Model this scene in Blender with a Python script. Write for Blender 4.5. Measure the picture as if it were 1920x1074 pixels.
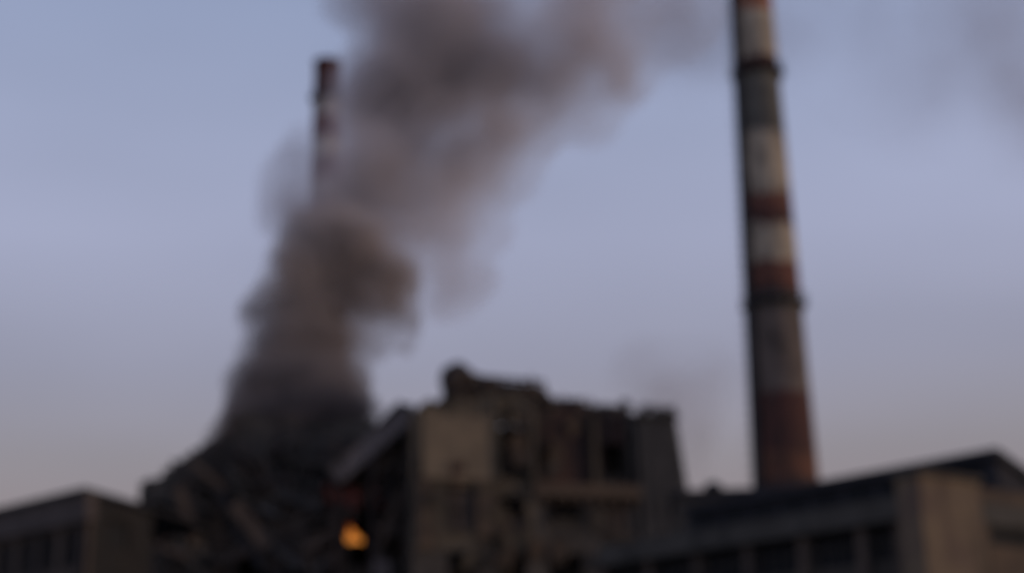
import bpy, bmesh, math, random
from mathutils import Vector, Matrix, noise as mnoise

for o in list(bpy.data.objects):
    bpy.data.objects.remove(o)
S = bpy.context.scene
C = S.collection
R = math.radians
random.seed(7)

# ------------------------------------------------------------------ camera
PITCH, ROLL, FPX = R(16.5), 0.0243, 3000.0
EYE = Vector((0, 0, 1.7))
FW = Vector((0, math.cos(PITCH), math.sin(PITCH)))
U0 = Vector((0, -math.sin(PITCH), math.cos(PITCH)))
R0 = Vector((1, 0, 0))
UP = U0 * math.cos(ROLL) + R0 * math.sin(ROLL)
RT = R0 * math.cos(ROLL) - U0 * math.sin(ROLL)
cam = bpy.data.cameras.new('camera')
cam.sensor_width = 36
cam.lens = 36 * FPX / 1920
cam.clip_end = 20000
cam.dof.use_dof = True            # the photograph is badly out of focus: lens focused close by
cam.dof.focus_distance = 3.6
cam.dof.aperture_fstop = 1.4
co = bpy.data.objects.new('camera', cam)
C.objects.link(co)
co.matrix_world = Matrix(((RT.x, UP.x, -FW.x, EYE.x), (RT.y, UP.y, -FW.y, EYE.y),
                          (RT.z, UP.z, -FW.z, EYE.z), (0, 0, 0, 1)))
S.camera = co

# ------------------------------------------------------------------ world, sun, exposure
SUN_EL, SUN_AZ = R(6), R(99)      # azimuth clockwise from +Y: low, from the right and slightly behind
w = bpy.data.worlds.new('World')
S.world = w
w.use_nodes = True
nt = w.node_tree
nt.nodes.clear()
out = nt.nodes.new('ShaderNodeOutputWorld')
bg = nt.nodes.new('ShaderNodeBackground')
sky = nt.nodes.new('ShaderNodeTexSky')
sky.sky_type = 'NISHITA'
sky.sun_disc = False
sky.sun_elevation = SUN_EL
sky.sun_rotation = SUN_AZ
sky.altitude = 100
sky.air_density = 1.0
sky.dust_density = 1.6
sky.ozone_density = 2.0
tc = nt.nodes.new('ShaderNodeTexCoord')
sep = nt.nodes.new('ShaderNodeSeparateXYZ')
nt.links.new(tc.outputs['Generated'], sep.inputs[0])
ramp = nt.nodes.new('ShaderNodeValToRGB')
nt.links.new(sep.outputs['Z'], ramp.inputs[0])
SKY = [(0.0, (0.20, 0.165, 0.165)), (0.13, (0.265, 0.207, 0.212)), (0.18, (0.268, 0.238, 0.265)),
       (0.235, (0.29, 0.285, 0.37)), (0.31, (0.345, 0.362, 0.50)), (0.38, (0.33, 0.365, 0.52)),
       (0.45, (0.295, 0.345, 0.51)), (1.0, (0.12, 0.17, 0.32))]
cr = ramp.color_ramp
while len(cr.elements) < len(SKY):
    cr.elements.new(0.5)
for e, (p, c) in zip(cr.elements, SKY):
    e.position = p
    e.color = (*c, 1)
# thin dusk cloud variation, very soft
nz = nt.nodes.new('ShaderNodeTexNoise')
nz.inputs['Scale'].default_value = 2.6
nz.inputs['Detail'].default_value = 2
mp = nt.nodes.new('ShaderNodeMapping')
mp.inputs['Scale'].default_value = (1, 1, 3.2)
nt.links.new(tc.outputs['Generated'], mp.inputs[0])
nt.links.new(mp.outputs[0], nz.inputs['Vector'])
mr = nt.nodes.new('ShaderNodeMapRange')
mr.inputs['From Min'].default_value = 0.3
mr.inputs['From Max'].default_value = 0.7
mr.inputs['To Min'].default_value = 0.92
mr.inputs['To Max'].default_value = 1.07
nt.links.new(nz.outputs['Fac'], mr.inputs['Value'])
m1 = nt.nodes.new('ShaderNodeVectorMath')
m1.operation = 'SCALE'
nt.links.new(ramp.outputs['Color'], m1.inputs[0])
nt.links.new(mr.outputs[0], m1.inputs['Scale'])
# Nishita sky gives the true sideways fall-off; the dusk air colours come from the ramp
ks = nt.nodes.new('ShaderNodeVectorMath')
ks.operation = 'SCALE'
ks.inputs['Scale'].default_value = 0.02
nt.links.new(sky.outputs['Color'], ks.inputs[0])
ad = nt.nodes.new('ShaderNodeVectorMath')
ad.operation = 'ADD'
nt.links.new(m1.outputs[0], ad.inputs[0])
nt.links.new(ks.outputs[0], ad.inputs[1])
nt.links.new(ad.outputs[0], bg.inputs['Color'])
bg.inputs['Strength'].default_value = 1.0
nt.links.new(bg.outputs[0], out.inputs['Surface'])

sl = bpy.data.lights.new('sun', 'SUN')
sl.energy = 0.75
sl.angle = R(2)
sl.color = (1.0, 0.72, 0.46)
so = bpy.data.objects.new('sun', sl)
C.objects.link(so)
sd = Vector((math.sin(SUN_AZ) * math.cos(SUN_EL), math.cos(SUN_AZ) * math.cos(SUN_EL), math.sin(SUN_EL)))
so.rotation_euler = sd.to_track_quat('Z', 'Y').to_euler()
so.location = (60, -20, 60)

S.render.engine = 'CYCLES'
S.view_settings.view_transform = 'Standard'
S.view_settings.look = 'None'
S.view_settings.exposure = 0
S.view_settings.gamma = 1
S.cycles.use_denoising = True
S.cycles.max_bounces = 5
S.cycles.diffuse_bounces = 3
S.cycles.volume_bounces = 2
S.cycles.sample_clamp_indirect = 4
S.cycles.volume_max_steps = 256

# ------------------------------------------------------------------ measuring helpers
def ray(px, py):
    return (FW * FPX + RT * (px - 960) + UP * (537 - py)).normalized()

def at(px, py, Y):
    d = ray(px, py)
    return EYE + d * (Y / d.y)

def at_h(px, py, h):
    d = ray(px, py)
    return EYE + d * ((h - EYE.z) / d.z)

class Frame:
    """a facade's own axes: x along it, y away from the viewer, z up; origin on the ground"""
    def __init__(s, x, y, ang):
        s.o = Vector((x, y, 0))
        s.a = ang
        s.ex = Vector((math.cos(ang), math.sin(ang), 0))
        s.ey = Vector((-math.sin(ang), math.cos(ang), 0))
    def uz(s, px, py, dy=0.0):
        d = ray(px, py)
        o = s.o + s.ey * dy
        t = (o - EYE).dot(s.ey) / d.dot(s.ey)
        p = EYE + d * t
        return (p - o).dot(s.ex), p.z
    def loc(s, p):
        q = Vector((p.x, p.y, 0)) - s.o
        return q.dot(s.ex), q.dot(s.ey), p.z

# ------------------------------------------------------------------ materials
def _new(name):
    m = bpy.data.materials.new(name)
    m.use_nodes = True
    return m, m.node_tree, m.node_tree.nodes['Principled BSDF']

def weathered(name, a, b, soot=(0.02, 0.019, 0.019), scale=0.35, soot_amt=0.5, rough=0.9, streak=True,
              metal=0.0, bump=0.25, brick=False):
    """patchy mix of two base colours with soot blotches and rain streaks, in the object's own metres"""
    m, t, bs = _new(name)
    N, L = t.nodes.new, t.links.new
    tc = N('ShaderNodeTexCoord')
    n1 = N('ShaderNodeTexNoise')
    n1.inputs['Scale'].default_value = scale
    n1.inputs['Detail'].default_value = 6
    n1.inputs['Roughness'].default_value = 0.6
    L(tc.outputs['Object'], n1.inputs['Vector'])
    r1 = N('ShaderNodeMapRange')
    r1.inputs['From Min'].default_value = 0.35
    r1.inputs['From Max'].default_value = 0.65
    L(n1.outputs['Fac'], r1.inputs['Value'])
    mx = N('ShaderNodeMix')
    mx.data_type = 'RGBA'
    mx.inputs['A'].default_value = (*a, 1)
    mx.inputs['B'].default_value = (*b, 1)
    L(r1.outputs[0], mx.inputs['Factor'])
    last = mx.outputs['Result']
    if brick:
        bk = N('ShaderNodeTexBrick')
        bk.inputs['Scale'].default_value = 3.2
        bk.inputs['Mortar Size'].default_value = 0.03
        bk.inputs['Color1'].default_value = (1, 1, 1, 1)
        bk.inputs['Color2'].default_value = (0.75, 0.7, 0.7, 1)
        bk.inputs['Mortar'].default_value = (0.55, 0.55, 0.55, 1)
        mpb = N('ShaderNodeMapping')
        mpb.inputs['Rotation'].default_value = (R(90), 0, 0)
        L(tc.outputs['Object'], mpb.inputs[0])
        L(mpb.outputs[0], bk.inputs['Vector'])
        mb = N('ShaderNodeMix')
        mb.data_type = 'RGBA'
        mb.blend_type = 'MULTIPLY'
        mb.inputs['Factor'].default_value = 1
        L(last, mb.inputs['A'])
        L(bk.outputs['Color'], mb.inputs['B'])
        last = mb.outputs['Result']
    mp = N('ShaderNodeMapping')
    mp.inputs['Scale'].default_value = (1.2, 1.2, 0.18) if streak else (0.6, 0.6, 0.6)
    mp.inputs['Location'].default_value = (3.1, 7.7, 1.3)
    L(tc.outputs['Object'], mp.inputs[0])
    n2 = N('ShaderNodeTexNoise')
    n2.inputs['Scale'].default_value = 0.5
    n2.inputs['Detail'].default_value = 5
    n2.inputs['Roughness'].default_value = 0.65
    L(mp.outputs[0], n2.inputs['Vector'])
    r2 = N('ShaderNodeMapRange')
    r2.inputs['From Min'].default_value = 0.62 - soot_amt * 0.3
    r2.inputs['From Max'].default_value = 0.85 - soot_amt * 0.3
    r2.inputs['To Max'].default_value = 0.85
    L(n2.outputs['Fac'], r2.inputs['Value'])
    ms = N('ShaderNodeMix')
    ms.data_type = 'RGBA'
    ms.inputs['B'].default_value = (*soot, 1)
    L(r2.outputs[0], ms.inputs['Factor'])
    L(last, ms.inputs['A'])
    L(ms.outputs['Result'], bs.inputs['Base Color'])
    bs.inputs['Roughness'].default_value = rough
    bs.inputs['Metallic'].default_value = metal
    bs.inputs['Specular IOR Level'].default_value = 0.25
    n3 = N('ShaderNodeTexNoise')
    n3.inputs['Scale'].default_value = 2.5
    n3.inputs['Detail'].default_value = 6
    L(tc.outputs['Object'], n3.inputs['Vector'])
    bp = N('ShaderNodeBump')
    bp.inputs['Strength'].default_value = bump
    bp.inputs['Distance'].default_value = 0.15
    L(n3.outputs['Fac'], bp.inputs['Height'])
    L(bp.outputs[0], bs.inputs['Normal'])
    return m

M = {}
M['plaster'] = weathered('tan_render', (0.26, 0.195, 0.13), (0.17, 0.13, 0.09), soot_amt=0.4)
M['plaster_dirty'] = weathered('dirty_render', (0.17, 0.132, 0.092), (0.075, 0.062, 0.046), soot_amt=0.6)
M['brick'] = weathered('burnt_brick', (0.12, 0.065, 0.05), (0.075, 0.048, 0.042), soot_amt=0.7, brick=True)
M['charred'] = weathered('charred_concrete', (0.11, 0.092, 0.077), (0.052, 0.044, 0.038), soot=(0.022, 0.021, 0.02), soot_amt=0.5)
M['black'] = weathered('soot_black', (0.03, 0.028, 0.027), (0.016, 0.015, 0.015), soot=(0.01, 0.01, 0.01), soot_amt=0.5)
M['ledge'] = weathered('ledge_concrete', (0.13, 0.09, 0.062), (0.085, 0.062, 0.047), soot_amt=0.35)
M['greyclad'] = weathered('grey_cladding', (0.085, 0.078, 0.074), (0.05, 0.046, 0.044), soot_amt=0.45)
M['lightclad'] = weathered('light_cladding', (0.27, 0.23, 0.22), (0.16, 0.135, 0.13), soot_amt=0.45)
M['steel'] = weathered('rusted_steel', (0.06, 0.042, 0.036), (0.035, 0.03, 0.03), soot_amt=0.5, rough=0.7, metal=0.2)
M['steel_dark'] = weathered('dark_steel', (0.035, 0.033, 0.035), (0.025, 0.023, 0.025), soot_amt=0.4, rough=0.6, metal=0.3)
M['hallwall'] = weathered('hall_wall', (0.085, 0.072, 0.06), (0.055, 0.047, 0.04), soot_amt=0.4)
M['hallroof'] = weathered('hall_roof', (0.045, 0.043, 0.05), (0.03, 0.03, 0.036), soot_amt=0.3)
M['fascia'] = weathered('fascia', (0.10, 0.09, 0.078), (0.075, 0.066, 0.056), soot_amt=0.4)
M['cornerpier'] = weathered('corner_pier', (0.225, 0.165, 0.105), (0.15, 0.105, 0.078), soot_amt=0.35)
M['brownwall'] = weathered('brown_wall', (0.12, 0.088, 0.068), (0.07, 0.053, 0.045), soot_amt=0.45)
M['leftwall'] = weathered('left_wall', (0.12, 0.095, 0.085), (0.085, 0.067, 0.06), soot_amt=0.25)
M['sooty_brick'] = weathered('sooty_brick', (0.045, 0.038, 0.032), (0.028, 0.024, 0.021), soot_amt=0.6, brick=True)
M['ground'] = weathered('yard_ground', (0.09, 0.08, 0.07), (0.06, 0.055, 0.05), scale=0.05, soot_amt=0.4, streak=False)
mg, t, bs = _new('dark_glass')
bs.inputs['Base Color'].default_value = (0.012, 0.013, 0.016, 1)
bs.inputs['Roughness'].default_value = 0.6
bs.inputs['Specular IOR Level'].default_value = 0.12
M['glass'] = mg

def banded(name, bands, red=(0.26, 0.07, 0.045), base_soot=0.35):
    """painted rings: bands = [(height, colour)...] from the top down, as constant steps up the shaft"""
    m, t, bs = _new(name)
    N, L = t.nodes.new, t.links.new
    tc = N('ShaderNodeTexCoord')
    sp = N('ShaderNodeSeparateXYZ')
    L(tc.outputs['Object'], sp.inputs[0])
    H = 160.0
    nb = N('ShaderNodeTexNoise')
    nb.inputs['Scale'].default_value = 0.8
    nb.inputs['Detail'].default_value = 4
    L(tc.outputs['Object'], nb.inputs['Vector'])
    wob = N('ShaderNodeMath')
    wob.operation = 'MULTIPLY_ADD'
    wob.inputs[1].default_value = 3.2
    L(nb.outputs['Fac'], wob.inputs[0])
    L(sp.outputs['Z'], wob.inputs[2])
    dv = N('ShaderNodeMath')
    dv.operation = 'DIVIDE'
    dv.inputs[1].default_value = H
    L(wob.outputs[0], dv.inputs[0])
    rp = N('ShaderNodeValToRGB')
    rp.color_ramp.interpolation = 'CONSTANT'
    bands = sorted(bands)
    while len(rp.color_ramp.elements) < len(bands):
        rp.color_ramp.elements.new(0.99)
    for e, (h, c) in zip(rp.color_ramp.elements, bands):
        e.position = (h + 1.6) / H if h > 0 else 0
        e.color = (*c, 1)
    L(dv.outputs[0], rp.inputs[0])
    mp = N('ShaderNodeMapping')
    mp.inputs['Scale'].default_value = (0.45, 0.45, 0.2)
    L(tc.outputs['Object'], mp.inputs[0])
    n2 = N('ShaderNodeTexNoise')
    n2.inputs['Scale'].default_value = 1.3
    n2.inputs['Detail'].default_value = 6
    n2.inputs['Roughness'].default_value = 0.65
    L(mp.outputs[0], n2.inputs['Vector'])
    r2 = N('ShaderNodeMapRange')
    r2.inputs['From Min'].default_value = 0.4
    r2.inputs['From Max'].default_value = 0.72
    r2.inputs['To Max'].default_value = 0.8
    L(n2.outputs['Fac'], r2.inputs['Value'])
    ms = N('ShaderNodeMix')
    ms.data_type = 'RGBA'
    ms.inputs['B'].default_value = (0.045, 0.038, 0.034, 1)
    L(r2.outputs[0], ms.inputs['Factor'])
    L(rp.outputs['Color'], ms.inputs['A'])
    L(ms.outputs['Result'], bs.inputs['Base Color'])
    bs.inputs['Roughness'].default_value = 0.9
    bs.inputs['Specular IOR Level'].default_value = 0.2
    n3 = N('ShaderNodeTexNoise')
    n3.inputs['Scale'].default_value = 2
    n3.inputs['Detail'].default_value = 5
    L(tc.outputs['Object'], n3.inputs['Vector'])
    bp = N('ShaderNodeBump')
    bp.inputs['Strength'].default_value = 0.3
    bp.inputs['Distance'].default_value = 0.1
    L(n3.outputs['Fac'], bp.inputs['Height'])
    L(bp.outputs[0], bs.inputs['Normal'])
    return m

# ------------------------------------------------------------------ object helpers
def tag(o, label, cat=None, group=None, kind=None):
    if label: o['label'] = label
    if cat: o['category'] = cat
    if group: o['group'] = group
    if kind: o['kind'] = kind
    return o

def thing(name, label, cat, loc, rz=0.0, group=None):
    o = bpy.data.objects.new(name, None)
    C.objects.link(o)
    o.location = loc
    o.rotation_euler = (0, 0, rz)
    o.empty_display_size = 1
    return tag(o, label, cat, group)

def obj(name, bm, mat, parent=None, label=None, smooth=False, loc=None):
    me = bpy.data.meshes.new(name)
    bmesh.ops.recalc_face_normals(bm, faces=bm.faces)
    bm.to_mesh(me)
    bm.free()
    me.materials.append(mat)
    if smooth:
        for p in me.polygons: p.use_smooth = True
    o = bpy.data.objects.new(name, me)
    C.objects.link(o)
    if parent: o.parent = parent
    if loc: o.location = loc
    if label: o['label'] = label
    return o

def hexa(bm, p):
    v = [bm.verts.new(q) for q in p]
    for f in ((0, 1, 2, 3), (4, 7, 6, 5), (0, 4, 5, 1), (1, 5, 6, 2), (2, 6, 7, 3), (3, 7, 4, 0)):
        bm.faces.new([v[i] for i in f])

def box(bm, x0, x1, y0, y1, z0, z1):
    hexa(bm, [(x0, y0, z0), (x1, y0, z0), (x1, y1, z0), (x0, y1, z0), (x0, y0, z1), (x1, y0, z1), (x1, y1, z1), (x0, y1, z1)])

def beam(bm, a, b, w=0.3, h=0.3, upv=Vector((0, 0, 1))):
    a, b = Vector(a), Vector(b)
    d = (b - a).normalized()
    s = d.cross(upv)
    if s.length < 1e-3: s = Vector((1, 0, 0))
    s.normalize()
    u = s.cross(d)
    s = s * w / 2; u = u * h / 2
    hexa(bm, [a - s - u, a + s - u, a + s + u, a - s + u, b - s - u, b + s - u, b + s + u, b - s + u])

def tube(bm, pts, r, n=10, close=True):
    rings = []
    for i, p in enumerate(pts):
        p = Vector(p)
        a = Vector(pts[max(i - 1, 0)]); b = Vector(pts[min(i + 1, len(pts) - 1)])
        d = (b - a).normalized()
        s = d.cross(Vector((0.01, 1, 0.02))).normalized()
        u = s.cross(d)
        rr = r[i] if isinstance(r, (list, tuple)) else r
        rings.append([bm.verts.new(p + (s * math.cos(k * 2 * math.pi / n) + u * math.sin(k * 2 * math.pi / n)) * rr) for k in range(n)])
    for a, b in zip(rings, rings[1:]):
        for k in range(n):
            bm.faces.new((a[k], a[(k + 1) % n], b[(k + 1) % n], b[k]))
    if close:
        bm.faces.new(rings[0][::-1]); bm.faces.new(rings[-1])

def lathe(bm, prof, n=48, cap=True):
    rings = [[bm.verts.new((r * math.cos(k * 2 * math.pi / n), r * math.sin(k * 2 * math.pi / n), z)) for k in range(n)] for r, z in prof]
    for a, b in zip(rings, rings[1:]):
        for k in range(n):
            bm.faces.new((a[k], a[(k + 1) % n], b[(k + 1) % n], b[k]))
    if cap:
        bm.faces.new(rings[0][::-1]); bm.faces.new(rings[-1])

def rnd(a, b, s=0):
    return (mnoise.noise(Vector((a * 3.17 + s, b * 2.71 - s, s * 1.3))))

def panel(bm, x0, x1, z0, z1, y, t, holes=(), top=None, res=0.7, jit=0.0, keep=None):
    """a wall sheet of thickness t with real openings; top(u) gives a broken top line; keep(u,z) can knock pieces out"""
    def cuts(a, b, extra):
        e = sorted(set([a, b] + [q for q in extra if a < q < b]))
        res_ = []
        for p, q in zip(e, e[1:]):
            n = max(1, int(round((q - p) / res)))
            res_ += [p + (q - p) * i / n for i in range(n)]
        return res_ + [b]
    us = cuts(x0, x1, [h[0] for h in holes] + [h[2] for h in holes])
    zs = cuts(z0, z1, [h[1] for h in holes] + [h[3] for h in holes])
    nu, nz_ = len(us) - 1, len(zs) - 1
    occ = [[True] * nz_ for _ in range(nu)]
    rag = set()
    for i in range(nu):
        for j in range(nz_):
            cu, cz = (us[i] + us[i + 1]) / 2, (zs[j] + zs[j + 1]) / 2
            inside = any(h[0] < cu < h[2] and h[1] < cz < h[3] for h in holes)
            broken = (top and cz > top(cu)) or (keep and not keep(cu, cz))
            if inside or broken: occ[i][j] = False
            if broken:
                for a in (0, 1):
                    for b in (0, 1): rag.add((i + a, j + b))
    V = {}
    def vert(i, j, k):
        key = (i, j, k)
        if key not in V:
            u, z = us[i], zs[j]
            if (i, j) in rag and jit:
                u += rnd(i, j, 1.7) * jit * 2; z += rnd(i, j, 9.2) * jit * 2
            V[key] = bm.verts.new((u, y + (t if k else 0), z))
        return V[key]
    g = lambda i, j: 0 <= i < nu and 0 <= j < nz_ and occ[i][j]
    for i in range(nu):
        for j in range(nz_):
            if not occ[i][j]: continue
            bm.faces.new([vert(*q, 0) for q in ((i, j), (i + 1, j), (i + 1, j + 1), (i, j + 1))])
            bm.faces.new([vert(*q, 1) for q in ((i, j + 1), (i + 1, j + 1), (i + 1, j), (i, j))])
            for (di, dj, p, q) in ((0, -1, (i, j), (i + 1, j)), (1, 0, (i + 1, j), (i + 1, j + 1)), (0, 1, (i + 1, j + 1), (i, j + 1)), (-1, 0, (i, j + 1), (i, j))):
                if not g(i + di, j + dj):
                    bm.faces.new([vert(*p, 0), vert(*p, 1), vert(*q, 1), vert(*q, 0)])

def side_panel(bm, y0, y1, z0, z1, x, t, **k):
    """the same sheet standing along local y"""
    b2 = bmesh.new()
    panel(b2, y0, y1, z0, z1, 0, t, **k)
    vm = {v: bm.verts.new((x + v.co.y, v.co.x, v.co.z)) for v in b2.verts}
    for f in b2.faces: bm.faces.new([vm[v] for v in f.verts])
    b2.free()

def polyline(pts):
    pts = sorted(pts)
    def f(u):
        if u <= pts[0][0]: return pts[0][1]
        for (a, za), (b, zb) in zip(pts, pts[1:]):
            if u <= b: return za + (zb - za) * (u - a) / (b - a)
        return pts[-1][1]
    return f

# ------------------------------------------------------------------ ground
bm = bmesh.new()
n = 40
E = [-6000, -2500, -1000] + [-500 + i * 50 for i in range(21)] + [1000, 2500, 6000]
vs = [[bm.verts.new((x, y, (0.25 * rnd(x * .01, y * .01) if abs(x) < 500 and abs(y) < 500 else 0) - 0.05)) for y in E] for x in E]
for i in range(len(E) - 1):
    for j in range(len(E) - 1):
        bm.faces.new((vs[i][j], vs[i + 1][j], vs[i + 1][j + 1], vs[i][j + 1]))
tag(obj('ground', bm, M['ground'], smooth=True), 'bare sooty factory yard ground', kind='structure')

# ------------------------------------------------------------------ chimneys
def chimney(name, label, X, Y, H, prof, bands, platforms, ladder_ang):
    t = thing(name, label, 'chimney', (X, Y, -0.1), 0, 'striped factory chimneys')
    rad = polyline([(z, r) for z, r in prof])
    bm = bmesh.new()
    pr = []
    z = 0
    while z < H - 0.5:
        pr.append((rad(z), z)); z += 3
    pr.append((rad(H), H))
    pr += [(rad(H) + 0.25, H), (rad(H) + 0.25, H + 0.7), (rad(H) - 0.45, H + 0.7), (rad(H) - 0.5, H - 6)]
    lathe(bm, pr, 56, cap=False)
    bm.faces.new([v for v in bm.verts[0:56]] if False else [bm.verts[i] for i in range(56)]) if False else None
    obj('shaft', bm, banded(name + '_paint', bands), t, smooth=False)
    for pz in platforms:
        r = rad(pz)
        bm = bmesh.new()
        lathe(bm, [(r + 0.01, pz - 0.25), (r + 0.8, pz - 0.08), (r + 0.8, pz + 0.06), (r + 0.01, pz + 0.08), ], 40, cap=False)
        p = obj('platform', bm, M['steel_dark'], t)
        bm = bmesh.new()
        for k in range(20):
            a = k * math.pi / 10
            c, s_ = math.cos(a) * (r + 0.75), math.sin(a) * (r + 0.75)
            beam(bm, (c, s_, pz + 0.1), (c, s_, pz + 1.35), 0.09, 0.09)
            a2 = (k + 1) * math.pi / 10
            c2, s2 = math.cos(a2) * (r + 0.75), math.sin(a2) * (r + 0.75)
            for hh in (0.7, 1.3):
                beam(bm, (c, s_, pz + hh), (c2, s2, pz + hh), 0.08, 0.08)
            # bracket
            beam(bm, (math.cos(a) * r, math.sin(a) * r, pz - 1.2), (c, s_, pz - 0.15), 0.12, 0.12)
        obj('railing', bm, M['steel_dark'], p)
    # caged ladder
    bm = bmesh.new()
    ca, sa = math.cos(ladder_ang), math.sin(ladder_ang)
    tx, ty = -sa, ca
    z = 2.0
    while z < H - 1.5:
        r1, r2 = rad(z) + 0.3, rad(z + 1.5) + 0.3
        for sgn in (-0.28, 0.28):
            beam(bm, (ca * r1 + tx * sgn, sa * r1 + ty * sgn, z), (ca * r2 + tx * sgn, sa * r2 + ty * sgn, z + 1.5), 0.09, 0.09)
        for q in range(3):
            rr = r1 + (r2 - r1) * q / 3
            beam(bm, (ca * rr - tx * 0.28, sa * rr - ty * 0.28, z + q * 0.5), (ca * rr + tx * 0.28, sa * rr + ty * 0.28, z + q * 0.5), 0.05, 0.05)
        hoop = [(ca * (r1 + e) + tx * f, sa * (r1 + e) + ty * f, z + 0.4) for e, f in ((0, -0.4), (0.5, -0.42), (0.85, -0.2), (0.85, 0.2), (0.5, 0.42), (0, 0.4))]
        for a, b in zip(hoop, hoop[1:]): beam(bm, a, b, 0.07, 0.07)
        z += 1.5
    obj('ladder', bm, M['steel_dark'], t)
    # dark box strip added up one side to stand in for shade on the shaft
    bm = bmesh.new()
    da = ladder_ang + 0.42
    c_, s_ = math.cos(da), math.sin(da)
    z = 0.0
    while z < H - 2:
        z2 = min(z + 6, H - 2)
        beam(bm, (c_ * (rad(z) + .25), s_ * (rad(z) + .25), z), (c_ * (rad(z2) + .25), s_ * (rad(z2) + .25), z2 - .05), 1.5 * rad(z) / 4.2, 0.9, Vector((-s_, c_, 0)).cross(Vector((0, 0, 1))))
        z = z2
    obj('shade_strip', bm, M['steel_dark'], t)
    # lightning rods
    for k in range(4):
        a = k * math.pi / 2 + 0.5
        bm = bmesh.new()
        beam(bm, (math.cos(a) * rad(H), math.sin(a) * rad(H), H), (math.cos(a) * rad(H), math.sin(a) * rad(H), H + 3.4), 0.07, 0.07)
        obj('lightning_rod', bm, M['steel_dark'], t)
    return t

def width_at(x0, x1, y, Y):
    p, q = at(x0, y, Y), at(x1, y, Y)
    return (q - p).length / 2, (p + q) / 2

YR = 230.0
r_lo, c_lo = width_at(1416, 1536, 900, YR)
r_hi, c_hi = width_at(1373, 1448, 20, YR)
zz = lambda y, x=1440: at(x, y, YR).z
RX = (c_lo.x + c_hi.x) / 2
print('R chimney', c_lo, c_hi, r_lo, r_hi)
red = (0.20, 0.085, 0.06); redd = (0.125, 0.055, 0.045); cream = (0.52, 0.42, 0.31); dirty = (0.17, 0.155, 0.13); brownp = (0.20, 0.155, 0.13)
bandsR = [(0, (0.10, 0.06, 0.05)), (zz(905, 1475), (0.19, 0.085, 0.055)), (zz(855, 1470), redd), (zz(742, 1462), brownp), (zz(588, 1455), (0.15, 0.13, 0.115)),
          (zz(560, 1452), redd), (zz(548, 1450), red), (zz(502, 1447), cream), (zz(432, 1442), redd), (zz(408, 1442), (0.24, 0.10, 0.07)), (zz(375, 1440), cream),
          (zz(258, 1430), dirty), (zz(150, 1420), redd), (zz(118, 1417), cream), (zz(30, 1410), (0.42, 0.17, 0.10)), (zz(-60, 1405), cream), (zz(-150, 1400), red), (zz(-240, 1395), cream), (zz(-300, 1395), red)]
HR = 150.0
dr = (r_lo - r_hi) / (zz(20) - zz(900))
chimney('factory_chimney', 'tall tapering chimney with worn red and cream rings at right, its top outside the picture', RX, YR, HR,
        [(0, r_lo + dr * zz(900)), (zz(480), (r_lo * .477 + r_hi * .523) * 1.03), (zz(20), r_hi), (HR, r_hi - 0.35)], bandsR, [zz(572, 1450), zz(140, 1418), HR - 9], math.pi * 0.93 + math.pi / 12)
YL = 330.0
r_lo, c_lo = width_at(584, 642, 330, YL)
r_hi, c_hi = width_at(589, 638, 135, YL)
zl = lambda y: at(614, y, YL).z
HL = zl(122)
print('L chimney', c_lo, c_hi, r_lo, r_hi, HL)
redl = (0.17, 0.035, 0.024); creaml = (0.62, 0.52, 0.45)
bandsL = [(0, (0.2, 0.09, 0.07)), (zl(620), creaml), (zl(550), redl), (zl(480), creaml), (zl(415), redl), (zl(380), creaml), (zl(346), (0.2, 0.05, 0.035)), (zl(304), (0.75, 0.64, 0.56)), (zl(266), redl), (zl(228), (0.6, 0.5, 0.43)), (zl(190), (0.12, 0.03, 0.022))]
drl = (r_lo - r_hi) / (zl(135) - zl(330))
chimney('factory_chimney', 'distant red and white ringed chimney wrapped in smoke at left', (c_lo.x + c_hi.x) / 2, YL, HL,
        [(0, r_lo + drl * zl(330)), (HL, r_hi)], bandsL, [zl(186)], math.pi * 0.6)

# ------------------------------------------------------------------ ruined boiler house (centre)
F = Frame(*at(773, 900, 148).xy, R(17))
_, TOPZ = F.uz(850, 765)
W_, _ = F.uz(1192, 850)
D_ = 20.0
print('ruin', F.o, TOPZ, W_)
ruin = thing('ruined_building', 'burnt out tan and brown concrete boiler house with gutted windows in the middle', 'building', F.o, F.a)

def hole(x0, y0, x1, y1, fr=F, dy=0):
    a = fr.uz(x0, (y0 + y1) / 2, dy)[0]; b = fr.uz(x1, (y0 + y1) / 2, dy)[0]
    zt = fr.uz((x0 + x1) / 2, y0, dy)[1]; zb = fr.uz((x0 + x1) / 2, y1, dy)[1]
    return (a, zb, b, zt)

uA = 0.0
uPierR = F.uz(925, 830)[0]
uRec0 = F.uz(1000, 830)[0]
zLedT, zLedB = F.uz(1090, 908)[1], F.uz(1090, 932)[1]
big = hole(935, 785, 993, 895)
lowA = hole(838, 912, 890, 995)
lowB = hole(934, 930, 986, 996)
lowC = hole(1024, 938, 1090, 972)
lowD = hole(1124, 940, 1182, 1000)
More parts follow.
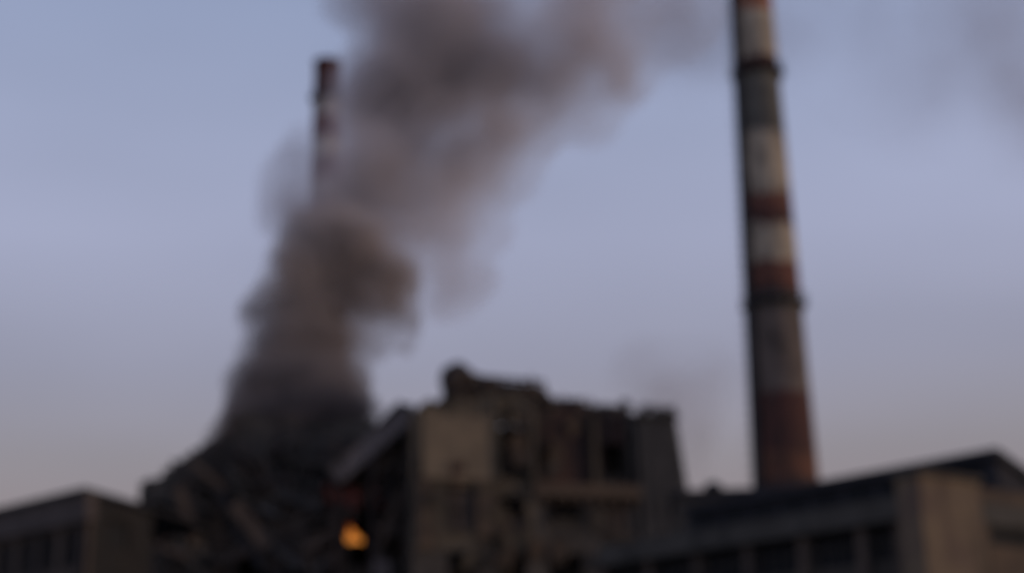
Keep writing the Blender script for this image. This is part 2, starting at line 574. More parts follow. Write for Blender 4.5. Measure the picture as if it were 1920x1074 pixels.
# lower storeys, mostly below the picture
low = []
for k, zb in enumerate((1.0, 6.5, 12.0, 17.0)):
    for (a, b) in ((lowA[0], lowA[2]), (lowB[0], lowB[2]), (lowC[0], lowC[2]), (lowD[0], lowD[2])):
        if zb + 3.4 < lowB[1] - 0.5: low.append((a, zb, b, zb + 3.4))
toppts = [F.uz(x, y) for x, y in ((773, 770), (790, 757), (830, 758), (850, 742), (880, 748), (925, 738), (960, 742), (1000, 745), (1030, 756), (1060, 752), (1085, 752), (1110, 762), (1150, 760), (1192, 768))]
top = polyline(toppts)
topr = lambda u: top(u) + rnd(u * 0.9, 3, 4) * 0.5
bm = bmesh.new()
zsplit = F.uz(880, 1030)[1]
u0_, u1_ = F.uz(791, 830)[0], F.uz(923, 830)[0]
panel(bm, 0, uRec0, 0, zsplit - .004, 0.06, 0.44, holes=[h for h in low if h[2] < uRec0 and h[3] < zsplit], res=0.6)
obj('wall', bm, M['charred'], ruin, 'wall of the lower storeys with shade put into its dark colour')  # dark tone below the split stands in for shade on the lower wall
bm = bmesh.new()
panel(bm, 0, uRec0, zsplit, TOPZ + 2.5, 0, 0.5, holes=[big, lowA, lowB], top=topr, res=0.45, jit=0.2, keep=lambda u, z: mnoise.noise(Vector((u * .42, z * .42, 3.3))) > -.38 or (u0_ < u < u1_ and z > 27) or u < 1.2)
obj('wall', bm, M['plaster_dirty'], ruin, 'soot stained front wall')
# recessed upper bay, brick
rec = 1.6
bm = bmesh.new()
ro = hole(1130, 832, 1190, 898, F, rec)
ro2 = hole(1012, 838, 1044, 872, F, rec)
panel(bm, uRec0 + 0.003, W_, zLedT, TOPZ + 2.5, rec, 0.4, holes=[ro, ro2], top=lambda u: topr(u) - 0.2, res=0.55, jit=0.25)
obj('wall', bm, M['brick'], ruin, 'recessed burnt brick upper wall')
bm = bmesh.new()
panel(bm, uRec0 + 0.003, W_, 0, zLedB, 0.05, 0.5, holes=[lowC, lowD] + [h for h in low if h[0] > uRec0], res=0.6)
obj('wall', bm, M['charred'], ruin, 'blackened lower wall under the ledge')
bm = bmesh.new()
panel(bm, uRec0 - 0.2, W_ + 0.2, zLedB, zLedT, -0.55, rec + 0.545, res=0.8)
for q in range(8):
    a = uRec0 + 0.5 + q * (W_ - uRec0) / 8
    box(bm, a, a + 0.35, -0.45, 0.04, zLedB - 0.8, zLedB)
obj('ledge', bm, M['ledge'], ruin)
# tan rendered pier face standing proud of the wall
bm = bmesh.new()
pz0 = F.uz(850, 898)[1]
u0 = F.uz(791, 830)[0]; u1 = F.uz(923, 830)[0]
panel(bm, u0, u1, pz0, TOPZ + 1.2, -0.35, 0.35, top=lambda u: F.uz(850, 776)[1] + rnd(u, 1, 2) * 0.8, res=0.5, jit=0.18)
obj('wall_panel', bm, M['plaster'], ruin, 'pale tan plaster panel at upper left')
bm = bmesh.new()
for a, b in ((u0 - 0.45, u0 + 0.75), (F.uz(893, 950)[0], F.uz(930, 950)[0])):
    bm = bmesh.new()
    box(bm, a, b, -0.33, -0.003, zsplit + (0 if a < 3 else 1.2), pz0 - 0.004)
    obj('pilaster', bm, M['ledge'], ruin)
# vertical concrete ribs
for px in (929, 998, 1122):
    a = F.uz(px, 850)[0]
    bm = bmesh.new()
    box(bm, a - 0.25, a + 0.25, -0.6, -0.003, zLedT + 0.02 if px > 990 else pz0, top(a) - 0.4)
    if px > 999:
        bm.clear()
        box(bm, a - 0.25, a + 0.25, rec - 0.9, rec - 0.003, zLedT + 0.01, top(a) - 0.6)
    obj('rib', bm, M['plaster_dirty'], ruin)
# side, back and floors
bm = bmesh.new()
lt = lambda u: TOPZ - 1.0 + rnd(u * 0.5, 7, 3) * 2.2 - max(0, u - 9) * 0.25
side_panel(bm, 0.503, D_, 0, TOPZ + 2, 0.0, 0.45, holes=[(4, z, 7, z + 3.4) for z in (6.5, 12, 17, 23)] + [(11, z, 14, z + 3.4) for z in (6.5, 12, 17, 23)], top=lt, res=0.8, jit=0.3)
obj('side_wall', bm, M['charred'], ruin)
bm = bmesh.new()
side_panel(bm, 0.6, D_, 0, TOPZ + 2, W_ - 0.45, 0.445, top=lt, res=0.8, jit=0.3)
obj('side_wall', bm, M['charred'], ruin)
bm = bmesh.new()
panel(bm, 0.46, W_ - 0.46, 0, TOPZ + 2, D_ - 0.5, 0.45, top=lambda u: TOPZ - 2.5 + rnd(u * 0.4, 2, 8) * 2.5, res=0.9, jit=0.3)
obj('back_wall', bm, M['charred'], ruin)
for z in (5.3, 10.8, 16.0, 21.0, zLedB - 0.1):
    bm = bmesh.new()
    b2 = bmesh.new()
    panel(b2, 0.46, W_ - 0.46, rec + 0.5, D_ - 0.52, 0, 0.35, keep=lambda u, y: rnd(u * 0.2, y * 0.2, z) > -0.35, res=0.9, jit=0.3)
    vm = {v: bm.verts.new((v.co.x, v.co.z, z + v.co.y)) for v in b2.verts}
    for f in b2.faces: bm.faces.new([vm[v] for v in f.verts])
    b2.free()
    obj('floor_slab', bm, M['charred'], ruin)
for i in range(1, 4):
    for j in range(1, 3):
        bm = bmesh.new()
        box(bm, i * W_ / 4 - 0.3, i * W_ / 4 + 0.3, j * D_ / 3, j * D_ / 3 + 0.6, 0, TOPZ - 1.5)
        obj('column', bm, M['charred'], ruin)
# broken roof slab, sagging
bm = bmesh.new()
nu, nv = 26, 22
P = {}
for i in range(nu + 1):
    for j in range(nv + 1):
        u = 0.46 + (W_ - 0.92) * i / nu; y = 0.52 + (D_ - 1.1) * j / nv
        sag = -1.2 - 1.4 * math.sin(math.pi * i / nu) * math.sin(math.pi * j / nv) + rnd(u * .3, y * .3, 5) * 0.8
        P[i, j] = (u, max(y, rec + 0.45) if u > uRec0 else y, TOPZ - 0.6 + sag)
vv = {}
for i in range(nu):
    for j in range(nv):
        if rnd(i * 0.12, j * 0.12, 11) < -0.22: continue
        ks_ = [(i, j), (i + 1, j), (i + 1, j + 1), (i, j + 1)]
        for k in ks_:
            for e in (0, 1):
                if (k, e) not in vv: vv[k, e] = bm.verts.new(Vector(P[k]) + Vector((0, 0, 0.3 * e)))
        bm.faces.new([vv[k, 1] for k in ks_]); bm.faces.new([vv[k, 0] for k in ks_[::-1]])
obj('roof_slab', bm, M['charred'], ruin)
# partition walls inside, and infilled windows
for yy in (5.0, 11.5):
    bm = bmesh.new()
    panel(bm, 0.46, W_ - 0.46, 0, TOPZ, yy, 0.3, top=lambda u: TOPZ - 1.6 + rnd(u * .6, yy, 4) * 1.2, res=0.9, jit=.3)
    obj('inner_wall', bm, M['charred'], ruin)
for h, hh in ((lowA, 1.0), (lowB, .55), (lowD, 1.0)):
    bm = bmesh.new()
    panel(bm, h[0], h[2], h[1], h[1] + (h[3] - h[1]) * hh, .3, .15, res=.4, top=(lambda u, t_=h[1] + (h[3] - h[1]) * hh: t_ + rnd(u * 2, 5, 1) * .8 - .3), jit=.1)
    obj('window_infill', bm, M['brownwall'], ruin)
# window remains
for h in (big, lowA, lowB, lowC, lowD, *low):
    bm = bmesh.new()
    a, zb, b, zt = h
    y = 0.22
    wd = 0.14
    for s_ in (a + wd / 2, b - wd / 2):
        beam(bm, (s_, y, zb), (s_, y, zt), wd, wd, Vector((0, 1, 0)))
    beam(bm, (a + wd, y, zb + wd / 2), (b - wd, y, zb + wd / 2), wd, wd)
    nn = 3 if b - a > 2 else 2
    for q in range(1, nn):
        x = a + (b - a) * q / nn
        if random.random() < 0.75:
            beam(bm, (x, y, zb + wd), (x + random.uniform(-.25, .25), y + random.uniform(-.1, .1), zt - random.uniform(0, (zt - zb) * .6)), 0.09, 0.09, Vector((0, 1, 0)))
    beam(bm, (a + wd, y, (zb + zt) / 2), (b - wd, y, (zb + zt) / 2 + random.uniform(-.5, .1)), 0.09, 0.09)
    obj('window_frame', bm, M['steel_dark'], ruin)
    bm = bmesh.new()
    box(bm, a - 0.15, b + 0.15, -0.18, -0.003, zb - 0.22, zb - 0.003)
    obj('window_sill', bm, M['plaster_dirty'], ruin)

# ------------------------------------------------------------------ wreckage on the roof
def wpt(px, py, dy=0.0):
    u, z = F.uz(px, py, dy)
    return F.o + F.ex * u + F.ey * dy + Vector((0, 0, z))

def fly(name, label, cat, base, build, mat, group=None):
    """a loose piece of wreckage: mesh about its own base point"""
    bm = bmesh.new()
    build(bm)
    for v in bm.verts: v.co -= base
    o = obj(name, bm, mat, None, label)
    o.location = base
    return tag(o, label, cat, group)

def hook(bm):
    pts = [wpt(852, 790, 3), wpt(850, 760, 3), wpt(845, 735, 3), wpt(845, 715, 3), wpt(851, 703, 3.2), wpt(861, 698, 3.4), wpt(873, 701, 3.6), wpt(883, 709, 3.8), wpt(893, 720, 4)]
    tube(bm, pts, [0.8, 0.7, 0.8, 1.15, 1.25, 1.15, 0.8, 0.5, 0.4], 8)
    tube(bm, [wpt(838, 718, 3), wpt(832, 700, 2.6), wpt(834, 692, 2.5)], 0.3, 6)
    beam(bm, wpt(800, 772, 3), wpt(846, 735, 3), 0.4, 0.4)
fly('bent_duct', 'bent hook shaped steel duct curling over the roof edge above the tan panel', 'wreckage', wpt(852, 790, 3), hook, M['steel'])

def truss(a, b, h, seg, sz=0.28):
    def f(bm):
        pa, pb = a, b
        for i in range(seg):
            p = pa.lerp(pb, i / seg); q = pa.lerp(pb, (i + 1) / seg)
            dz = Vector((0, 0, -h))
            beam(bm, p, q, sz, sz); beam(bm, p + dz, q + dz, sz, sz)
            beam(bm, p, p + dz, sz * .8, sz * .8, Vector((0, 1, 0)))
            beam(bm, p, q + dz, sz * .7, sz * .7)
        beam(bm, pb, pb + Vector((0, 0, -h)), sz, sz, Vector((0, 1, 0)))
    return f
fly('roof_truss', 'long fallen lattice truss sloping down to the right along the ruin roof', 'roof truss', wpt(885, 745, 4), truss(wpt(882, 699, 4), wpt(1048, 752, 5), 1.9, 9), M['steel'])
fly('roof_truss', 'shorter sagging truss behind the long fallen one on the ruin roof', 'roof truss', wpt(930, 760, 9), truss(wpt(905, 706, 9), wpt(1020, 716, 8), 2.2, 6), M['steel_dark'])

def sheet(corners, seed, amp=0.35, th=0.08, n=7):
    def f(bm):
        A, B, Cc, Dd = corners
        g = {}
        for i in range(n + 1):
            for j in range(n + 1):
                p = A.lerp(B, i / n).lerp(Dd.lerp(Cc, i / n), j / n)
                nn_ = Vector((0, -1, 0)) * rnd(i * .5, j * .5, seed) * amp * 2 + Vector((0, 0, 1)) * rnd(i * .7, j * .4, seed + 3) * amp
                edge = i in (0, n) or j in (0, n)
                if edge: nn_ += Vector((rnd(i, j, seed + 5), 0, rnd(i, j, seed + 8))) * amp * 1.2
                for e in (0, 1): g[i, j, e] = bm.verts.new(p + nn_ + Vector((0, th * e, 0)))
        for i in range(n):
            for j in range(n):
                if rnd(i * .9, j * .9, seed + 20) < -0.42: continue
                q = [(i, j), (i + 1, j), (i + 1, j + 1), (i, j + 1)]
                bm.faces.new([g[k[0], k[1], 0] for k in q]); bm.faces.new([g[k[0], k[1], 1] for k in q[::-1]])
    return f
fly('roof_sheet', 'crumpled grey brown roofing sheet hanging from the long fallen truss', 'roofing sheet', wpt(905, 765, 4.3), sheet([wpt(893, 703, 4.3), wpt(945, 712, 4.4), wpt(942, 768, 3.2), wpt(898, 768, 3.2)], 1), M['plaster_dirty'])
fly('roof_sheet', 'dark buckled roofing sheet draped at the right end of the long fallen truss', 'roofing sheet', wpt(990, 770, 4.3), sheet([wpt(950, 716, 4.6), wpt(1022, 728, 4.8), wpt(1048, 768, 3.4), wpt(955, 770, 3.2)], 5), M['steel'])
fly('roof_sheet', 'broad dented sheet standing behind the long fallen truss', 'roofing sheet', wpt(960, 775, 6), sheet([wpt(884, 712, 6), wpt(1004, 722, 6), wpt(1034, 776, 6), wpt(886, 776, 6)], 31, 0.3), M['plaster_dirty'])
fly('roof_sheet', 'low torn sheet lying on the roof left of the hooked duct', 'roofing sheet', wpt(800, 775, 2), sheet([wpt(792, 757, 2), wpt(842, 750, 2.2), wpt(846, 778, 1.6), wpt(788, 778, 1.6)], 9), M['charred'])

def chunk(p, w, h, d, seed):
    def f(bm):
        r_ = bmesh.ops.create_icosphere(bm, subdivisions=2, radius=1.0)
        for v in r_['verts']:
            c = v.co
            m_ = max(abs(c.x), abs(c.y), abs(c.z))
            c = c / m_ * 0.8 + c * 0.2
            k = 1 + 0.45 * mnoise.noise(c * 1.6 + Vector((seed, seed * 2, 0)))
            v.co = Vector((c.x * w * k, c.y * d * k, c.z * h * k)) + p + Vector((0, 0, h * .7))
    return f
for px, py, w_, h_, lab, mt in ((1072, 768, 1.3, 0.7, 'rounded heap of broken masonry on the brick bay roof', 'brick'),
                            (1105, 772, 0.8, 0.45, 'small low masonry lump right of the heap on the brick bay roof', 'charred'),
                            (1145, 775, 1.0, 0.5, 'flat dark masonry lump left of the stub post on the roof', 'charred')):
    p = wpt(px, py, 2.6)
    fly('masonry_lump', lab, 'rubble', p, chunk(p, w_, h_, 1.0, px), M[mt])
def post(bm):
    beam(bm, wpt(1172, 785, 2.5), wpt(1170, 750, 2.5), 0.7, 0.7, Vector((0, 1, 0)))
    beam(bm, wpt(1160, 762, 2.5), wpt(1184, 757, 2.5), 0.3, 0.3)
fly('vent_post', 'short stub vent post on the roof where the ruin meets the grey tower', 'vent', wpt(1172, 785, 2.5), post, M['steel_dark'])

# uncountable broken masonry, slabs and bars strewn along the ruin's roof
rs = random.Random(11)
sil = polyline([(790, 757), (828, 755), (840, 735), (850, 715), (885, 708), (905, 712), (1000, 716), (1040, 749), (1060, 750), (1090, 757), (1130, 765), (1192, 770)])
bm = bmesh.new()
for k in range(420):
    px = rs.uniform(790, 1190)
    yt = sil(px)
    py = yt + 8 + abs(rs.gauss(0, 1)) * (784 - yt) * .5
    dy = rs.uniform(1.8, 9)
    p = wpt(px, min(py, 786), dy)
    L_ = rs.uniform(.25, .8) if rs.random() < .75 else rs.uniform(.9, 1.7)
    d1 = Vector((rs.uniform(-1, 1), rs.uniform(-1, 1), rs.uniform(-.5, .5))).normalized()
    if L_ > .85: beam(bm, p - d1 * L_, p + d1 * L_, rs.uniform(.12, .3), rs.uniform(.12, .25))
    else: beam(bm, p - d1 * L_, p + d1 * L_, rs.uniform(.4, 1.1), rs.uniform(.3, .8))
tag(obj('roof_rubble', bm, M['brownwall'], None), 'brown rubble and broken slabs strewn along the ruin roof', 'rubble', kind='stuff')
# torn pieces still attached to the facade
for k in range(46):
    px = rs.uniform(780, 1185); py = rs.uniform(775, 1060)
    if 800 < px < 915 and py < 880: continue
    u, z = F.uz(px, py)
    dy = rec if u > uRec0 and z > zLedT else 0
    bm = bmesh.new()
    a = Vector((u, dy - .15, z))
    kind = rs.random()
    if kind < .5:   # dangling bar
        L_ = rs.uniform(1, 2.6)
        tube(bm, [a, a + Vector((rs.uniform(-.4, .4), -.3, -L_ * .5)), a + Vector((rs.uniform(-.9, .9), -.5, -L_))], .09, 5)
        obj('dangling_bar', bm, M['steel'], ruin)
    else:           # hanging slab fragment
        w2, h2 = rs.uniform(.5, 1.3), rs.uniform(.4, 1.2)
        t_ = rs.uniform(-.5, .5)
        ex_, ez_ = Vector((math.cos(t_), 0, math.sin(t_))) * w2, Vector((-math.sin(t_), -.25, math.cos(t_))) * h2
        n_ = Vector((0, -.22, 0))
        hexa(bm, [a - ex_ - ez_, a + ex_ * .7 - ez_, a + ex_ + ez_ * .8, a - ex_ * .6 + ez_, a - ex_ - ez_ + n_, a + ex_ * .7 - ez_ + n_, a + ex_ + ez_ * .8 + n_, a - ex_ * .6 + ez_ + n_])
        obj('loose_fragment', bm, M[rs.choice(['brownwall', 'brick', 'ledge', 'plaster_dirty', 'charred'])], ruin)

# ------------------------------------------------------------------ grey battered tower
tz = F.uz(1235, 785)[1]
ua = F.uz(1194, 790)[0]; ub = F.uz(1266, 800)[0]
ub2 = F.uz(1288, 925)[0]; ztb = F.uz(1288, 925)[1]
ub3 = ub2 + (ub2 - ub) * 0.5
T = F.o + F.ex * ua
tower = thing('grey_tower', 'dark grey clad tower with sloping right edge against the ruin', 'tower', T, F.a)
wt = ub - ua; wb = ub2 - ua; dpt = 12.0
def tsec(z):
    if z >= ztb: return wb + (wt - wb) * (z - ztb) / (tz - ztb)
    return wb + (ztb - z) * 0.06
bm = bmesh.new()
levels = [0, 6, 12, 18, ztb, ztb + (tz - ztb) * .5, tz]
rg = [[bm.verts.new(q) for q in ((0.005, -0.4, z), (tsec(z), -0.4, z), (tsec(z), dpt, z), (0.005, dpt, z))] for z in levels]
for a, b in zip(rg, rg[1:]):
    for k in range(4): bm.faces.new((a[k], a[(k + 1) % 4], b[(k + 1) % 4], b[k]))
bm.faces.new(rg[-1])
obj('wall', bm, M['greyclad'], tower)
for q in range(1, 5):
    bm = bmesh.new()
    f_ = q / 5
    for za, zb in zip(levels, levels[1:]):
        beam(bm, (tsec(za) * f_, -0.46, za), (tsec(zb) * f_, -0.46, zb), 0.14, 0.1, Vector((0, 1, 0)))
    obj('cladding_rib', bm, M['greyclad'], tower)
bm = bmesh.new()
box(bm, -0.15, wt + 0.25, -0.65, dpt + 0.2, tz + 0.003, tz + 0.4)
panel(bm, 0.0, wt + .1, tz + .404, tz + 2.2, -.6, .25, top=lambda u: tz + .75 + rnd(u * 1.3, 2, 6) * 1.1 + (.5 if u < wt * .3 else 0), res=.3, jit=.1)
obj('parapet', bm, M['steel_dark'], tower, 'broken parapet')
bm = bmesh.new()
for q in range(9):
    x = q * wt / 8
    beam(bm, (x, -0.4, tz + 0.4), (x + random.uniform(-.1, .1), -0.4, tz + 1.3), 0.06, 0.06, Vector((0, 1, 0)))
beam(bm, (0, -0.4, tz + 1.3), (wt, -0.4, tz + 1.15), 0.06, 0.06)
obj('railing', bm, M['steel_dark'], tower)
for z in (8.5, 14.5, 20.5):
    bm = bmesh.new()
    box(bm, 1.0, 2.6, -0.48, -0.4, z, z + 1.8)
    w_ = obj('window', bm, M['glass'], tower)
    bm = bmesh.new()
    beam(bm, (1.8, -0.5, z), (1.8, -0.5, z + 1.8), 0.08, 0.06, Vector((0, 1, 0)))
    obj('frame', bm, M['steel_dark'], w_)

# ------------------------------------------------------------------ collapsed black hall (left of the ruin)
G = Frame(*at(262, 900, 152).xy, R(4))
def gp(px, py, dy=0.0):
    u, z = G.uz(px, py, dy)
    return G.o + G.ex * u + G.ey * dy + Vector((0, 0, z))
hall = thing('collapsed_hall', 'black burnt collapsed boiler hall beneath the smoke column', 'building', G.o, G.a)
gt = polyline([G.uz(x, y) for x, y in ((262, 902), (284, 896), (304, 894), (322, 872), (358, 846), (394, 822), (428, 806), (436, 778), (470, 772), (520, 782), (600, 790), (690, 782), (706, 796), (742, 778), (775, 768), (800, 768))])
GW = G.uz(768, 900)[0]
GZ = max(gt(u * 0.5) for u in range(int(GW * 2)))
gtr = lambda u: gt(u) + rnd(u * 0.7, 1, 6) * 0.7
def gh(x0, y0, x1, y1): return hole(x0, y0, x1, y1, G)
holes = [gh(285, 940, 328, 1030), gh(354, 935, 392, 1090), gh(425, 905, 520, 1085), gh(545, 880, 635, 960), gh(655, 880, 740, 1060), gh(560, 985, 632, 1085)]
hlow = []
for zb in (2, 8, 14):
    for q in range(7):
        u = 2 + q * 3.6
        hlow.append((u, zb, u + 2.2, zb + 3.5))
zmin = min(h[1] for h in holes)
hlow = [h for h in hlow if h[3] < zmin - 0.4]
bm = bmesh.new()
panel(bm, 0, GW, 0, GZ + 1.5, 0, 0.5, holes=holes + hlow, top=gtr, res=0.55, jit=0.25)
obj('wall', bm, M['charred'], hall, 'blackened front wall with a broken stepped top')
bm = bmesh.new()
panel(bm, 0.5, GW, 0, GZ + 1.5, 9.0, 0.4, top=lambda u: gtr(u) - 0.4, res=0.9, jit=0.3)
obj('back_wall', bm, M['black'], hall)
bm = bmesh.new()
side_panel(bm, 0.504, 9.0, 0, gt(0), 0.0, 0.4, res=0.9)
obj('side_wall', bm, M['charred'], hall)
for x0, x1 in ((330, 351), (395, 421)):
    h = gh(x0, 935, x1, 1090)
    bm = bmesh.new()
    box(bm, h[0], h[2], -0.5, -0.004, 0, h[3])
    obj('column', bm, M['ledge'], hall, 'brown scorched column')
for q, x in enumerate((540, 640, 750)):
    h = gh(x - 8, 900, x + 8, 1090)
    bm = bmesh.new()
    box(bm, h[0], h[2], -0.4, -0.004, 0, h[3])
    obj('column', bm, M['charred'], hall)
# sloping burnt roof on the left, sagging deck towards the right
bm = bmesh.new()
nn = 30
prev = None
for i in range(nn + 1):
    u = GW * i / nn
    z = gt(u) - 0.1
    row = [bm.verts.new((u, 0.55 + j * 1.2, z + 0.12 + rnd(u * .5, j, 3) * 0.3 + (0.25 * j if 6 < u < 23 else 0))) for j in range(8)]
    if prev:
        for j in range(7):
            if rnd(i * .35, j * .35, 15) > -0.3: bm.faces.new((prev[j], row[j], row[j + 1], prev[j + 1]))
    prev = row
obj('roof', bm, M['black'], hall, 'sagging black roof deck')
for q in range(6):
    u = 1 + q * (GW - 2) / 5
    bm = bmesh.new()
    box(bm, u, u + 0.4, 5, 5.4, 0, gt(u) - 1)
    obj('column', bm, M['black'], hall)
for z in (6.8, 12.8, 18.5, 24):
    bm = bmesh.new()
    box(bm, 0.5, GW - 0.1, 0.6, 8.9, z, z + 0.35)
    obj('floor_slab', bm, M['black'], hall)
# small parapet house where the hall meets the ruin
p0 = gp(706, 790, 2)
ph = thing('roof_cabin', 'little grey sloped roof cabin left of the tan panel', 'cabin', (p0.x, p0.y, p0.z - 3.2), G.a)
q1 = G.uz(772, 800, 2)[0] - G.uz(706, 790, 2)[0]
za = gp(728, 772, 2).z - p0.z + 3.2
zb = gp(745, 752, 2).z - p0.z + 3.2
bm = bmesh.new()
prof = [(0, 0), (q1, 0), (q1, za + .6), (q1 * .62, zb), (q1 * .3, za), (0, za - 1.2)]
f0 = [bm.verts.new((x, 0, z)) for x, z in prof]; f1 = [bm.verts.new((x, 3, z)) for x, z in prof]
bm.faces.new(f0); bm.faces.new(f1[::-1])
for k in range(len(prof)): bm.faces.new((f0[k], f0[(k + 1) % 6], f1[(k + 1) % 6], f1[k]))
obj('wall', bm, M['steel_dark'], ph)
bm = bmesh.new()
box(bm, q1 * .4, q1 * .75, -0.06, -0.003, za * .45, za * .8)
obj('hatch', bm, M['black'], ph)

# inclined conveyor gallery: light grey strip from the roof down to the left
ga, gb = gp(770, 778, -3.0), gp(628, 898, -3.2)
gal = thing('conveyor_gallery', 'light grey inclined conveyor gallery slanting down left from the ruin roof', 'conveyor', (gb.x, gb.y, 0))
def rel(p): return p - Vector((gb.x, gb.y, 0))
bm = bmesh.new()
d = (ga - gb); nrm = Vector((0, 1, 0)).cross(d).normalized()
if nrm.z < 0: nrm = -nrm
beam(bm, rel(gb), rel(ga), 3.0, 1.5, Vector((0, 0, 1)))
obj('gallery_shell', bm, M['lightclad'], gal)
bm = bmesh.new()
beam(bm, rel(gb) + nrm * 0.83, rel(ga) + nrm * 0.83, 3.4, 0.14)
obj('roof', bm, M['lightclad'], gal)
bm = bmesh.new()
for q in range(14):
    p = rel(gb).lerp(rel(ga), (q + .5) / 14)
    beam(bm, p - nrm * .75 + Vector((0, -1.56, 0)), p + nrm * .75 + Vector((0, -1.56, 0)), 0.12, 0.1, Vector((0, 1, 0)))
obj('frame_rib', bm, M['steel_dark'], gal)
for f_ in (0.05, 0.5):
    p = rel(gb).lerp(rel(ga), f_)
    for dy in (-1.3, 1.3):
        bm = bmesh.new()
        beam(bm, (p.x, dy + p.y, 0), (p.x, dy + p.y, p.z - 1.0), 0.3, 0.3, Vector((0, 1, 0)))
        obj('leg', bm, M['steel'], gal)

# fallen slab leaning in front of the gap, with a dark truss alongside
def slab(bm):
    beam(bm, gp(432, 915, -1.6), gp(512, 1062, -2.4), 0.5, 1.9, Vector((0, 1, 0)))
b_ = gp(512, 1062, -2.4)
fly('fallen_slab', 'long dark grey slab leaning diagonally across the collapsed hall front', 'slab', gp(512, 1062, -2.4), lambda bm: hexa(bm, [gp(436, 900, -.7), gp(500, 890, -.7), gp(620, 1045, -1.6), gp(500, 1062, -1.6), gp(436, 900, -1.1), gp(500, 890, -1.1), gp(620, 1045, -2.0), gp(500, 1062, -2.0)]), M['brownwall'])
fly('roof_truss', 'black lattice truss fallen left of the leaning slab', 'roof truss', gp(495, 1062, -3), truss(gp(402, 895, -2.5), gp(492, 1050, -2.7), 1.2, 8, 0.25), M['steel_dark'])
fly('steel_beam', 'rust red beam wedged under the conveyor gallery above the flames', 'beam', gp(600, 945, -1.5), lambda bm: beam(bm, gp(596, 948, -1.5), gp(706, 898, -1.8), 0.4, 0.6), M['brick'])
fly('fallen_slab', 'reddish brown broken slab hanging under the conveyor gallery', 'slab', gp(700, 905, -1), lambda bm: hexa(bm, [gp(640, 925, -1), gp(690, 950, -1), gp(772, 850, -1), gp(768, 812, -1), gp(640, 925, -.7), gp(690, 950, -.7), gp(772, 850, -.7), gp(768, 812, -.7)]), M['brick'])
fly('steel_beam', 'dark beam leaning steeply beside the flames under the ruin corner', 'beam', gp(705, 1040, -2), lambda bm: beam(bm, gp(700, 1060, -2), gp(752, 900, -1.5), 0.4, 0.45), M['steel_dark'])
fly('broken_panel', 'small pale broken panel sticking up just below the flames', 'panel', gp(715, 1072, -2.5), sheet([gp(700, 1050, -2.5), gp(728, 1048, -2.5), gp(732, 1085, -2.8), gp(700, 1088, -2.8)], 13, 0.15), M['lightclad'])
# rubble heap inside the hall mouth (uncountable)
bm = bmesh.new()
rs = random.Random(5)
for k in range(240):
    px = rs.uniform(430, 770); base = gp(px, 1000, -2.5 + rs.uniform(-3, 2))
    zt = 14.5 - abs(px - 620) * 0.012 + rs.uniform(-3, 2.2)
    p = Vector((base.x, base.y, zt))
    s_ = rs.uniform(0.4, 1.4)
    d1 = Vector((rs.uniform(-1, 1), rs.uniform(-1, 1), rs.uniform(-.6, .8))).normalized()
    beam(bm, p - d1 * s_, p + d1 * s_, rs.uniform(.2, 1.2), rs.uniform(.15, .5))
tangle = {m_: bmesh.new() for m_ in ('charred', 'brownwall', 'greyclad', 'steel')}
for k in range(330):    # tangle hanging over the collapsed front
    px = rs.uniform(300, 770)
    yt = polyline([(300, 905), (360, 860), (430, 815), (700, 800), (770, 790)])(px)
    py = rs.uniform(yt + 30, 1070)
    if 625 < px < 705 and py > 955: continue
    if 380 < px < 430 and py > 925: continue
    p = gp(px, py, rs.uniform(-2.7, -.5))
    s_ = rs.uniform(.5, 2.2)
    a_ = rs.gauss(-.9, .7) if px < 560 else rs.gauss(.8, .6)
    d1 = Vector((math.cos(a_), rs.uniform(-.2, .2), math.sin(a_))).normalized()
    beam(tangle[rs.choice(list(tangle))], p - d1 * s_, p + d1 * s_, rs.uniform(.15, .7), rs.uniform(.15, .6))
for (px, py, a_, L_, w2, m_) in ((470, 985, -.9, 2.6, 1.3, 'brownwall'), (560, 935, -.35, 2.2, 1.0, 'greyclad'), (600, 1010, .5, 1.8, .9, 'brownwall'), (350, 960, -1.2, 2.4, .9, 'brownwall'), (515, 900, .15, 2.0, .6, 'steel'),
                            (735, 960, 1.2, 2.6, .7, 'brownwall'), (440, 1040, .3, 1.6, .8, 'steel'), (585, 865, -.1, 2.4, .5, 'charred'), (310, 930, -.6, 1.5, .7, 'greyclad'), (540, 1045, -.7, 1.6, .8, 'greyclad'), (720, 870, .8, 1.8, .5, 'brownwall')):
    p = gp(px, py, -2.9)
    d1 = Vector((math.cos(a_), .1, math.sin(a_)))
    beam(tangle[m_], p - d1 * L_, p + d1 * L_, .3, w2)
# the mound's core
r_ = bmesh.ops.create_icosphere(bm, subdivisions=4, radius=1.0)
cc = gp(610, 1000, -1.0)
for v in r_['verts']:
    k = 1 + .25 * mnoise.noise(v.co * 2.3)
    v.co = Vector((cc.x + v.co.x * 13 * k, cc.y + v.co.y * 4.5 * k, max(0, 14.0 * v.co.z * k)))
tag(obj('rubble_heap', bm, M['charred'], None), 'dark heap of broken concrete and steel in the collapsed hall', 'rubble', kind='stuff')

for m_, lab in (('charred', 'charred broken beams tangled across the collapsed hall front'), ('brownwall', 'brown broken slabs tangled across the collapsed hall front'),
                ('greyclad', 'grey torn cladding strips tangled across the collapsed hall front'), ('steel', 'rusty bars tangled across the collapsed hall front')):
    tag(obj('hanging_debris', tangle[m_], M[m_], None), lab, 'debris', kind='stuff')

